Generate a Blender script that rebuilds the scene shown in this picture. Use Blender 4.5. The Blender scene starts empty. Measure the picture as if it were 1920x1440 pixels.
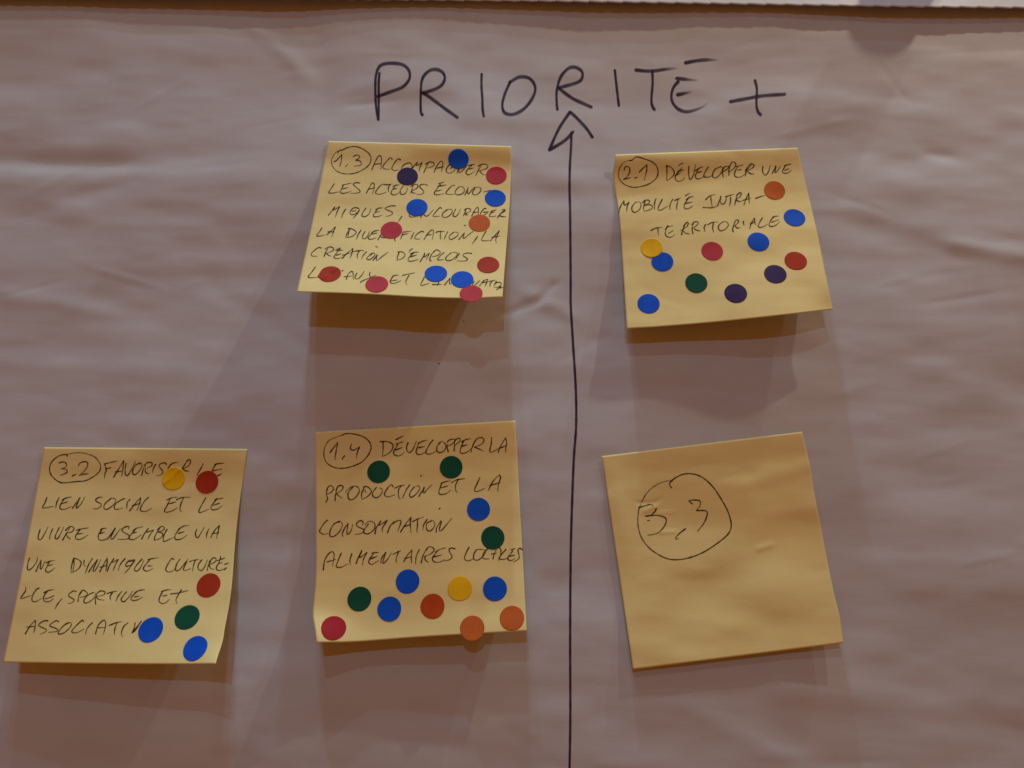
import bpy, math, random
import numpy as np
from mathutils import Vector

# ------------------------------------------------------------------ camera
SC = bpy.context.scene
TH = math.radians(12.5)            # the phone looks up at the sheet by this much
F = 1387.0                         # focal length in photo pixels (1920 wide)
DIST = 0.284                       # metres to the sheet along the view axis
ZC = 1.50                          # height of the point looked at
CT, ST = math.cos(TH), math.sin(TH)
CAM = np.array([0.0, -DIST*CT, ZC - DIST*ST])
cd = bpy.data.cameras.new('camera'); cam = bpy.data.objects.new('camera', cd)
SC.collection.objects.link(cam); SC.camera = cam
cam.location = CAM; cam.rotation_euler = (math.pi/2 + TH, 0, 0)
cd.sensor_width = 36.0; cd.lens = 36.0*F/1920.0
cd.clip_start = 0.01; cd.clip_end = 50
SC.view_settings.view_transform = 'Standard'; SC.view_settings.look = 'None'
SC.view_settings.exposure = 0; SC.view_settings.gamma = 1
SC.cycles.max_bounces = 6; SC.cycles.diffuse_bounces = 4; SC.cycles.transparent_max_bounces = 24

# ------------------------------------------------------------------ light
W = bpy.data.worlds.new("World"); SC.world = W; W.use_nodes = True
bg = W.node_tree.nodes['Background']
bg.inputs[0].default_value = (0.240, 0.073, 0.0125, 1); bg.inputs[1].default_value = 1.0   # dim amber room
AIM = np.array([0.0, 0.0, ZC])
ALB = 0.62
def lamp(sx, sy, col, d, radius, cone=None):
    """ceiling lamp; a thing g metres off the sheet throws its shadow g*sx to the right and g*sy down"""
    v = np.array([-sx, -1.0, sy]); n = np.linalg.norm(v); cosw = 1/n
    L = bpy.data.lights.new('ceiling_lamp', 'SPOT' if cone else 'POINT')
    m = max(col); L.color = [c/m for c in col]
    L.energy = 1.05*m*math.pi*4*math.pi*d*d/(ALB*cosw)
    L.shadow_soft_size = radius
    o = bpy.data.objects.new('ceiling_lamp', L); SC.collection.objects.link(o)
    p = AIM + v/n*d; o.location = p
    if cone:                                     # track spot with a soft rim: full angle, place it points at
        L.spot_size = math.radians(cone[0]); L.spot_blend = 1.0
        t = Vector(cone[1]) - Vector(p); o.rotation_euler = t.to_track_quat('-Z', 'Y').to_euler()
lamp( 0.02, 0.47, (0.020, 0.032, 0.041), 2.6, 0.022)
lamp( 0.12, 1.10, (0.013, 0.020, 0.025), 2.4, 0.022)
lamp( 0.20, 2.70, (0.009, 0.013, 0.016), 1.6, 0.014, (17, (-0.10, 0, ZC-0.10)))
lamp( 0.55, 3.90, (0.008, 0.011, 0.0145), 1.8, 0.018)
lamp(-2.00, 3.10, (0.031, 0.0265, 0.0205), 0.64, 0.007)
lamp(-3.70, 6.00, (0.010, 0.0100, 0.0095), 0.90, 0.007)
lamp( 0.35, 9.00, (0.011, 0.0160, 0.0205), 1.6, 0.020)

# ------------------------------------------------------------------ measuring: photo pixel -> place in the room
def unproject(px, py, off):
    """pixels (arrays) -> points at distance off (m) in front of the wall plane y=0"""
    px = np.asarray(px, float); py = np.asarray(py, float); off = np.asarray(off, float)
    dx = (px-960)/F; dv = -(py-720)/F
    ry = CT - dv*ST; rz = ST + dv*CT
    t = (-off - CAM[1])/ry
    return np.stack([CAM[0]+dx*t, -off+0*t, CAM[2]+rz*t], -1)
def project(P):
    d = P-CAM; w = d[..., 1]*CT + d[..., 2]*ST; v = -d[..., 1]*ST + d[..., 2]*CT
    return 960+F*d[..., 0]/w, 720-F*v/w

# ------------------------------------------------------------------ smooth random relief
_lat = {}
def vnoise(x, y, seed):
    if seed not in _lat: _lat[seed] = np.random.RandomState(seed).uniform(-1, 1, (128, 128))
    L = _lat[seed]
    xi = np.floor(x).astype(int); yi = np.floor(y).astype(int)
    fx = x-xi; fy = y-yi
    fx = fx*fx*fx*(fx*(fx*6-15)+10); fy = fy*fy*fy*(fy*(fy*6-15)+10)
    g = lambda a, b: L[a % 128, b % 128]
    return ((g(xi, yi)*(1-fx)+g(xi+1, yi)*fx)*(1-fy) + (g(xi, yi+1)*(1-fx)+g(xi+1, yi+1)*fx)*fy)
def seg(px, py, x0, y0, x1, y1, w, end):
    """0..1 bump along a line between two spots; w its half width, end the fade past its ends (pixels)"""
    dx, dy = x1-x0, y1-y0; l = math.hypot(dx, dy); dx /= l; dy /= l
    s = (px-x0)*dx+(py-y0)*dy; n = -(px-x0)*dy+(py-y0)*dx
    e = np.maximum(0, np.maximum(-s, s-l))
    return np.exp(-(n/w)**2)*np.exp(-(e/end)**2), n
# folds and dents of the big sheet, found in the photo: x0 y0 x1 y1 half-width fade height(mm)
FOLDS = [(-80, 306, 210, 312, 17, 60, -0.75), (210, 312, 420, 288, 24, 70, -0.45), (150, 372, 240, 352, 14, 40, -0.30),
         (1742, 294, 1768, 298, 9, 20, -0.30), (1770, 300, 1860, 334, 18, 50, -0.22), (1640, 350, 1800, 372, 22, 50, 0.35), (1700, 100, 1880, 128, 20, 60, 0.25),
         (1790, 466, 1960, 492, 15, 30, 0.75), (1540, 388, 1760, 440, 30, 60, 0.55), (1600, 420, 1780, 474, 26, 40, -0.3),
         (1035, 540, 1008, 568, 6, 12, -0.40), (1008, 568, 955, 590, 8, 20, -0.45), (1000, 560, 1060, 590, 14, 30, 0.35),
         (960, 300, 1060, 340, 26, 60, 0.35), (60, 690, 300, 700, 22, 90, 0.30), (430, 560, 560, 640, 20, 60, -0.25),
         (20, 560, 180, 585, 16, 50, 0.25), (1500, 190, 1700, 215, 22, 80, 0.35), (1300, 1330, 1440, 1400, 24, 60, 0.35),
         (1480, 1290, 1900, 1330, 30, 80, 0.30), (640, 1350, 900, 1330, 26, 80, -0.35), (430, 1180, 440, 1400, 22, 60, 0.25),
         (1620, 640, 1900, 600, 30, 90, 0.25), (1640, 820, 1880, 790, 30, 80, -0.28), (1110, 640, 1420, 668, 20, 60, -0.2),
         (480, 60, 560, 130, 16, 30, 0.5), (590, 80, 610, 200, 30, 40, -0.4), (230, 60, 330, 70, 16, 40, -0.4),
         (0, 60, 200, 72, 20, 50, 0.3), (330, 100, 470, 92, 22, 30, 0.35)]
_r = random.Random(12)
for _i in range(34):                                   # small crisp creases, most of them right and upper left
    _cx, _cy = _r.choice([(1720, 420), (1720, 760), (1650, 1330), (300, 170), (250, 520), (1000, 560), (560, 150), (1500, 120)])
    _x = _cx+_r.gauss(0, 130); _y = _cy+_r.gauss(0, 110); _a = _r.gauss(-0.05, 0.32); _l = _r.uniform(25, 90)
    FOLDS.append((_x, _y, _x+_l*math.cos(_a), _y+_l*math.sin(_a), _r.uniform(4, 9), _r.uniform(15, 45), _r.choice((-1, 1))*_r.uniform(0.05, 0.15)))
def paper_h(P):
    """distance (m) of the big sheet in front of the wall plane, at x,z"""
    x, z = P[..., 0], P[..., 2]
    h = 0.9*vnoise(x/0.085+5.3+z/0.3, z/0.048+9.1, 1) + 0.40*vnoise(x/0.034+2+z/0.1, z/0.017+7, 2)
    h = h + 0.17*vnoise(x/0.016+31, z/0.0072+17, 3) + 0.034*vnoise(x/0.0085, z/0.0032+40, 4)
    q = np.abs(vnoise(x/0.07+z/0.05, z/0.04-x/0.11, 5)+0.25*vnoise(x/0.02, z/0.012, 6)); h = h - 0.07*np.exp(-(q/0.16)**2)*np.clip(vnoise(x/0.05, z/0.03, 8)*3, 0, 1)
    px, py = project(np.stack([x, 0*x, z], -1))
    for (x0, y0, x1, y1, w, e, a) in FOLDS:
        b, n = seg(px, py, x0, y0, x1, y1, w, e); h = h + a*b
    return (2.6 + h)*0.001
def on_sheet(px, py, lift=0.0):
    P = unproject(px, py, 0.0026)
    for _ in range(3): P = unproject(px, py, paper_h(P)+lift)
    return P

# ------------------------------------------------------------------ helpers
def link(name, mesh, mat, parent=None, loc=None):
    o = bpy.data.objects.new(name, mesh); SC.collection.objects.link(o)
    if mat: mesh.materials.append(mat)
    if parent is not None:
        o.parent = parent
    if loc is not None: o.location = loc
    return o
def tag(o, **k):
    for a, b in k.items(): o[a] = b
    return o
def mk(name, V, Fc, mat, parent=None, origin=(0, 0, 0), smooth=True, dens=None):
    me = bpy.data.meshes.new(name)
    V = np.asarray(V, float)-np.asarray(origin, float)
    me.from_pydata(V.tolist(), [], Fc)
    if smooth: me.polygons.foreach_set('use_smooth', [True]*len(me.polygons))
    if dens is not None:
        a = me.attributes.new('ink_amount', 'FLOAT', 'POINT'); a.data.foreach_set('value', np.asarray(dens, float))
    me.update()
    o = link(name, me, mat, parent)
    if parent is None: o.location = origin
    return o
def empty(name, loc):
    o = bpy.data.objects.new(name, None); SC.collection.objects.link(o); o.location = loc; o.empty_display_size = 0.01
    return o
def grid_solid(P, thick):
    """P: (m,n,3) sheet; closed thin solid, front where P is"""
    m, n = P.shape[:2]
    du = np.gradient(P, axis=1); dv = np.gradient(P, axis=0)
    N = np.cross(dv, du); N /= np.linalg.norm(N, axis=-1, keepdims=True)+1e-20
    if N[m//2, n//2, 1] > 0: N = -N
    B = P - N*thick
    V = np.concatenate([P.reshape(-1, 3), B.reshape(-1, 3)]); k = m*n; Fc = []
    idx = np.arange(k).reshape(m, n)
    a, b, c, d = idx[:-1, :-1].ravel(), idx[:-1, 1:].ravel(), idx[1:, 1:].ravel(), idx[1:, :-1].ravel()
    Fc += np.stack([a, d, c, b], -1).tolist(); Fc += (np.stack([a, b, c, d], -1)+k).tolist()
    ring = list(idx[0, :]) + list(idx[1:, -1]) + list(idx[-1, -2::-1]) + list(idx[-2:0:-1, 0])
    for i in range(len(ring)):
        p, q = int(ring[i]), int(ring[(i+1) % len(ring)]); Fc.append([p, q, q+k, p+k])
    return V, Fc, N

# ------------------------------------------------------------------ materials
def new_mat(name):
    m = bpy.data.materials.new(name); m.use_nodes = True; nt = m.node_tree
    return m, nt, nt.nodes['Principled BSDF'], nt.nodes['Material Output']
def noise(nt, scale, vec, detail=4, rough=0.6):
    n = nt.nodes.new('ShaderNodeTexNoise'); n.inputs['Scale'].default_value = scale
    n.inputs['Detail'].default_value = detail; n.inputs['Roughness'].default_value = rough
    nt.links.new(vec, n.inputs['Vector']); return n.outputs['Fac']
def mapping(nt, sx, sy, sz):
    g = nt.nodes.new('ShaderNodeNewGeometry'); m = nt.nodes.new('ShaderNodeMapping')
    m.inputs['Scale'].default_value = (sx, sy, sz); nt.links.new(g.outputs['Position'], m.inputs['Vector'])
    return m.outputs['Vector']
def ramp(nt, fac, c0, c1, p0=0.3, p1=0.7):
    r = nt.nodes.new('ShaderNodeValToRGB'); r.color_ramp.elements[0].position = p0; r.color_ramp.elements[1].position = p1
    r.color_ramp.elements[0].color = (*c0, 1); r.color_ramp.elements[1].color = (*c1, 1)
    nt.links.new(fac, r.inputs[0]); return r.outputs[0]
def bump(nt, fac, dist, bs, strength=1.0):
    b = nt.nodes.new('ShaderNodeBump'); b.inputs['Distance'].default_value = dist; b.inputs['Strength'].default_value = strength
    nt.links.new(fac, b.inputs['Height']); nt.links.new(b.outputs[0], bs.inputs['Normal']); return b
def add(nt, a, b, k):
    m = nt.nodes.new('ShaderNodeMath'); m.operation = 'MULTIPLY_ADD'; nt.links.new(b, m.inputs[0]); m.inputs[1].default_value = k
    nt.links.new(a, m.inputs[2]); return m.outputs[0]
def paper_mat(name, c0, c1, rough=0.75, transl=0.0, bdist=0.00006, fibre=(60, 60, 700)):
    m, nt, bs, out = new_mat(name)
    v = mapping(nt, 1, 1, 1)
    col = ramp(nt, noise(nt, 45, v, 5), c0, c1)
    nt.links.new(col, bs.inputs['Base Color'])
    bs.inputs['Roughness'].default_value = rough; bs.inputs['Specular IOR Level'].default_value = 0.25
    f = noise(nt, 1.0, mapping(nt, *fibre), 3, 0.6)
    g = noise(nt, 2200, v, 2, 0.5)
    b = bump(nt, add(nt, f, g, 0.35), bdist, bs)
    if transl:
        t = nt.nodes.new('ShaderNodeBsdfTranslucent'); nt.links.new(col, t.inputs[0]); nt.links.new(b.outputs[0], t.inputs['Normal'])
        x = nt.nodes.new('ShaderNodeMixShader'); x.inputs[0].default_value = transl
        nt.links.new(bs.outputs[0], x.inputs[1]); nt.links.new(t.outputs[0], x.inputs[2]); nt.links.new(x.outputs[0], out.inputs[0])
    return m
M_SHEET = paper_mat('white_flipchart_paper', (0.515, 0.54, 0.56), (0.55, 0.575, 0.595), 0.6, 0.0, 0.000035, (90, 90, 420))
M_NOTE = paper_mat('yellow_note_paper', (0.87, 0.765, 0.318), (0.90, 0.79, 0.343), 0.7, 0.08, 0.00003, (350, 350, 800))
M_WALL = paper_mat('warm_wall_plaster', (0.55, 0.44, 0.33), (0.62, 0.50, 0.38), 0.9, 0.0, 0.0004, (200, 200, 200))
def ink_mat(name, col, cov, nscale, nlow):
    m, nt, bs, out = new_mat(name)
    bs.inputs['Base Color'].default_value = (*col, 1); bs.inputs['Roughness'].default_value = 0.65
    bs.inputs['Specular IOR Level'].default_value = 0.15
    a = nt.nodes.new('ShaderNodeAttribute'); a.attribute_name = 'ink_amount'
    n = noise(nt, nscale, mapping(nt, 1, 1, 1), 3)
    mr = nt.nodes.new('ShaderNodeMapRange'); mr.inputs['From Min'].default_value = 0.3; mr.inputs['From Max'].default_value = 0.6
    mr.inputs['To Min'].default_value = nlow*cov; mr.inputs['To Max'].default_value = cov; nt.links.new(n, mr.inputs['Value'])
    x = nt.nodes.new('ShaderNodeMath'); x.operation = 'MULTIPLY'; nt.links.new(a.outputs['Fac'], x.inputs[0]); nt.links.new(mr.outputs[0], x.inputs[1])
    nt.links.new(x.outputs[0], bs.inputs['Alpha'])
    return m
M_PEN = ink_mat('thin_brown_black_pen_ink', (0.048, 0.022, 0.006), 0.97, 900, 0.80)
M_MARK = ink_mat('violet_black_marker_ink', (0.030, 0.012, 0.055), 0.97, 350, 0.86)
def dot_mat(name, col):
    m, nt, bs, out = new_mat(name)
    n = noise(nt, 260, mapping(nt, 1, 1, 1), 3)
    c = ramp(nt, n, [k*0.93 for k in col], [min(1, k*1.05) for k in col])
    nt.links.new(c, bs.inputs['Base Color']); bs.inputs['Roughness'].default_value = 0.6
    bs.inputs['Specular IOR Level'].default_value = 0.10
    bump(nt, noise(nt, 1500, mapping(nt, 1, 1, 1), 2), 0.00004, bs)
    return m
DOT = {'blue': dot_mat('blue_dot_paper', (0.006, 0.098, 0.66)), 'red': dot_mat('red_dot_paper', (0.41, 0.042, 0.014)),
       'pink': dot_mat('pinkish_red_dot_paper', (0.50, 0.046, 0.066)), 'orange': dot_mat('orange_dot_paper', (0.56, 0.135, 0.025)),
       'yellow': dot_mat('yellow_dot_paper', (0.86, 0.55, 0.008)), 'green': dot_mat('green_dot_paper', (0.007, 0.088, 0.050)),
       'purple': dot_mat('dark_purple_dot_paper', (0.045, 0.026, 0.105)), 'vermilion': dot_mat('orange_red_dot_paper', (0.50, 0.075, 0.012)),
       'crimson': dot_mat('crimson_dot_paper', (0.40, 0.024, 0.034))}

# ------------------------------------------------------------------ the setting: wall
V = [(-3, 0.012, 0), (3, 0.012, 0), (3, 0.012, 3), (-3, 0.012, 3), (-3, 0.15, 0), (3, 0.15, 0), (3, 0.15, 3), (-3, 0.15, 3)]
tag(mk('wall', V, [(0, 1, 2, 3), (4, 7, 6, 5), (0, 4, 5, 1), (3, 2, 6, 7), (0, 3, 7, 4), (1, 5, 6, 2)], M_WALL, smooth=False), kind='structure')

# ------------------------------------------------------------------ the big lower sheet
TOPZ = float(unproject([960], [-60], [0.0])[0, 2])
xs = np.linspace(-0.33, 0.33, 520); zs = np.linspace(TOPZ, TOPZ-0.95, 1)
zs = np.concatenate([np.linspace(TOPZ, TOPZ-0.42, 420), np.linspace(TOPZ-0.42, TOPZ-0.98, 140)[1:]])
X, Z = np.meshgrid(xs, zs); G = np.stack([X, 0*X, Z], -1); G[..., 1] = -paper_h(G)
Vv, Fc, _ = grid_solid(G, 0.00012)
base = (0.0, -0.0026, TOPZ)
sheet = empty('flipchart_sheet', base)
tag(sheet, label='large white paper sheet titled PRIORITÉ + with an upward marker arrow', category='paper sheet', group='large white paper sheets')
mk('paper', Vv, Fc, M_SHEET, sheet, base)

# ------------------------------------------------------------------ the upper sheet with its perforated lower edge
random.seed(4)
def edge_y(px): return -8 + px*(14.2+8)/1920.0 + 1.2*math.sin(px/260.0+1)
nx = 1400
pxs = np.linspace(-700, 2600, nx); PITCH = 33.3
ex = []
for p in pxs:
    ph = (p/PITCH+0.12*math.sin(p/90)) % 1.0
    y = edge_y(p) + 2.3*(ph-0.5)
    if ph < 0.14: y += 2.2*math.sin(ph/0.14*math.pi)
    y += 0.25*math.sin(p*1.7)*random.random()
    ex.append(y)
ex = np.array(ex)
gap = (3.6 + 0.55*np.sin(pxs/210+0.6) + 0.35*np.sin(pxs/95+2) + 0.8*np.exp(-((pxs-520)/90)**2))*0.001
rows = []
E0 = unproject(pxs, ex, 0.0026+gap)
for t in np.concatenate([np.linspace(0, 0.03, 24), np.linspace(0.03, 0.6, 40)[1:]]):
    P = E0.copy(); P[:, 2] += t
    back = 1-math.exp(-t/0.02)
    P[:, 1] = -(0.0026 + gap*math.exp(-t/0.014) + (0.0007*vnoise(P[:, 0]/0.06, P[:, 2]/0.03, 9) + 0.0009)*back)
    rows.append(P)
G2 = np.array(rows)[::-1]
Vv, Fc, _ = grid_solid(G2, 0.00012)
up = mk('flipchart_sheet', Vv, Fc, M_SHEET, None, tuple(G2[0, nx//2]))
tag(up, label='white paper sheet above the title sheet, its perforated lower edge casting the brown shadow', category='paper sheet', group='large white paper sheets')

# ------------------------------------------------------------------ sticky notes
class Note:
    """c: corner pixels TL TR BR BL; lift: mm off the sheet at BR, BL; edges: bows (pixels)"""
    def __init__(s, c, lbr, lbl, bend=1.6, top=(0.6, 0.7), left=(), right=(), bottom=(), curl=(), relief=1.0, seed=11, creases=()):
        s.c = np.array(c, float); s.lbr, s.lbl, s.bend, s.top = lbr, lbl, bend, top
        s.left, s.right, s.bottom, s.curl, s.relief, s.seed, s.creases = left, right, bottom, curl, relief, seed, creases
    def pix(s, u, v):
        TL, TR, BR, BL = s.c
        p = [(1-u)*(1-v)*TL[k]+u*(1-v)*TR[k]+u*v*BR[k]+(1-u)*v*BL[k] for k in (0, 1)]
        vc = np.clip(v, 0, 1); uc = np.clip(u, 0, 1)
        for (c0, w, dx) in s.left:  p[0] = p[0] + (1-uc)**2*dx*np.exp(-((vc-c0)/w)**2)*np.minimum(1, 12*vc)*np.minimum(1, 8*(1.0-vc)+0.0)
        for (c0, w, dx) in s.right: p[0] = p[0] + uc**2*dx*np.exp(-((vc-c0)/w)**2)*np.minimum(1, 12*vc)*np.minimum(1, 8*(1.0-vc))
        for (c0, w, dy) in s.bottom: p[1] = p[1] + vc**2*dy*np.exp(-((uc-c0)/w)**2)*np.minimum(1, 8*uc)*np.minimum(1, 8*(1-uc))
        return p[0], p[1]
    def lift(s, u, v):
        vv = np.clip(v-0.10, 0, None)/0.90; vv = np.sqrt(vv*vv+0.0016)-0.04*np.exp(-vv*6)
        g = ((1-u)*s.lbl+u*s.lbr)*vv**s.bend + ((1-u)*s.top[0]+u*s.top[1])*np.exp(-(np.maximum(v, 0)/0.10)**2) + 0.15
        for (cu, cv, w, a) in s.curl: g = g + a*np.exp(-((u-cu)**2+(v-cv)**2)/w**2)
        g = g + s.relief*(0.5*vnoise(u*3.1+s.seed, v*3.3+s.seed*2, s.seed)+0.12*vnoise(u*8+1, v*8+4, s.seed+1))*np.clip(v*5+0.15, 0, 1)
        px, py = s.pix(u, v)
        for (x0, y0, x1, y1, w, e, a) in s.creases:
            b, n = seg(px, py, x0, y0, x1, y1, w, e); g = g + a*b
        return np.maximum(g, 0.12)*0.001
    def surf(s, u, v, off=0.0):
        u = np.asarray(u, float); v = np.asarray(v, float); px, py = s.pix(u, v); g = s.lift(u, v)
        P = unproject(px, py, 0.0026+g)
        for _ in range(2): P = unproject(px, py, paper_h(P)+g)
        if not np.isscalar(off):
            P = P + s.normal(u, v)*np.asarray(off)[..., None]
        return P
    def normal(s, u, v):
        e = 0.006
        a = s.surf(u+e, v)-s.surf(u-e, v); b = s.surf(u, v+e)-s.surf(u, v-e)
        n = np.cross(a, b); n /= np.linalg.norm(n, axis=-1, keepdims=True); n = np.where(n[..., 1:2] > 0, -n, n)
        return n
    def inv(s, px, py):
        """photo pixel -> u,v on the note"""
        px = np.asarray(px, float); py = np.asarray(py, float)
        u = 0.5+0*px; v = 0.5+0*px
        for _ in range(12):
            e = 1e-3; a, b = s.pix(u, v); au, bu = s.pix(u+e, v); av, bv = s.pix(u, v+e)
            J = [(au-a)/e, (av-a)/e, (bu-b)/e, (bv-b)/e]; det = J[0]*J[3]-J[1]*J[2]
            ra, rb = px-a, py-b
            u = u + (J[3]*ra-J[1]*rb)/det; v = v + (-J[2]*ra+J[0]*rb)/det
        return u, v
NOTES = {
 '1.3': Note([(615.5, 264.5), (958.3, 274), (942.2, 557), (556.5, 547)], 17.0, 17.5, 1.75, top=(0.6, 1.4),
             right=((0.35, 0.4, 3.5),), left=((0.5, 0.35, 1.5),), bottom=((0.72, 0.3, 4.5),), seed=21, relief=0.7,
             curl=()),
 '2.1': Note([(1154, 289.8), (1495.2, 277), (1561.5, 580), (1175.5, 616.5)], 12.0, 7.5, 1.45, top=(2.5, 0.8),
             left=((0.13, 0.16, -6.5),), right=((0.5, 0.3, 2.0),), bottom=((0.45, 0.4, 3.0),), seed=31, relief=0.8,
             curl=((1.03, 1.03, 0.12, -3.0),)),
 '3.2': Note([(82.4, 838.5), (463.7, 841.7), (404.5, 1244.5), (5.7, 1242)], 16.0, 9.5, 1.5,
             right=((0.70, 0.25, 9.0), (0.93, 0.06, 4.0)), left=((0.5, 0.4, 2.0),), bottom=((0.6, 0.5, 1.5),), seed=41, relief=0.6,
             curl=((1.02, 1.02, 0.10, 3.0),)),
 '1.4': Note([(591, 810), (966.2, 788.4), (987.8, 1183), (593.5, 1205)], 9.5, 8.0, 1.5,
             left=((0.87, 0.13, -6.5),), bottom=((0.2, 0.2, 2.5),), seed=51, relief=0.7, curl=((-0.02, 1.02, 0.15, 4.0),)),
 '3.3': Note([(1128.3, 855.3), (1504.1, 809.4), (1581.5, 1205.5), (1187, 1255.3)], 4.2, 2.4, 1.0, top=(0.5, 1.1),
             right=((0.15, 0.1, 2.0), (0.9, 0.1, 3.0)), seed=61, relief=0.9,
             creases=((1198, 943, 1228, 942, 3, 5, -0.25), (1228, 942, 1238, 936, 3, 4, -0.2), (1212, 957, 1225, 950, 5, 8, 0.3),
                      (1240, 962, 1262, 960, 3, 6, 0.15), (1240, 998, 1262, 997, 3, 6, 0.2), (1425, 1028, 1445, 1022, 6, 8, 0.3),
                      (1320, 885, 1400, 890, 12, 20, -0.35), (1400, 900, 1530, 870, 20, 40, 0.5), (1330, 1105, 1480, 1010, 46, 60, -0.9),
                      (1470, 960, 1560, 950, 16, 40, 0.2), (1150, 900, 1170, 1000, 16, 40, 0.3))),
}
NLAB = {'1.3': 'yellow sticky note headed 1.3 ACCOMPAGNER, lifting at its lower edge, most crowded with dots',
        '2.1': 'yellow sticky note headed 2.1 DÉVELOPPER UNE MOBILITÉ, upper right of the arrow',
        '3.2': 'yellow sticky note headed 3.2 FAVORISER LE LIEN SOCIAL, at the far left',
        '1.4': 'yellow sticky note headed 1.4 DÉVELOPPER LA PRODUCTION, left of the arrow line',
        '3.3': 'yellow sticky note with only the circled number 3,3 and no dots'}
ROOT = {}
for k, nt_ in NOTES.items():
    n = 120; uu, vv = np.meshgrid(np.linspace(0, 1, n), np.linspace(0, 1, n))
    G = nt_.surf(uu, vv)
    Vv, Fc, _ = grid_solid(G, 0.0001)
    b = tuple(G[0, n//2]); r = empty('sticky_note', b); ROOT[k] = (r, b)
    tag(r, label=NLAB[k], category='sticky note', group='yellow square sticky notes')
    mk('note_paper', Vv, Fc, M_NOTE, r, b)

# ------------------------------------------------------------------ handwriting
INK = []
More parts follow.
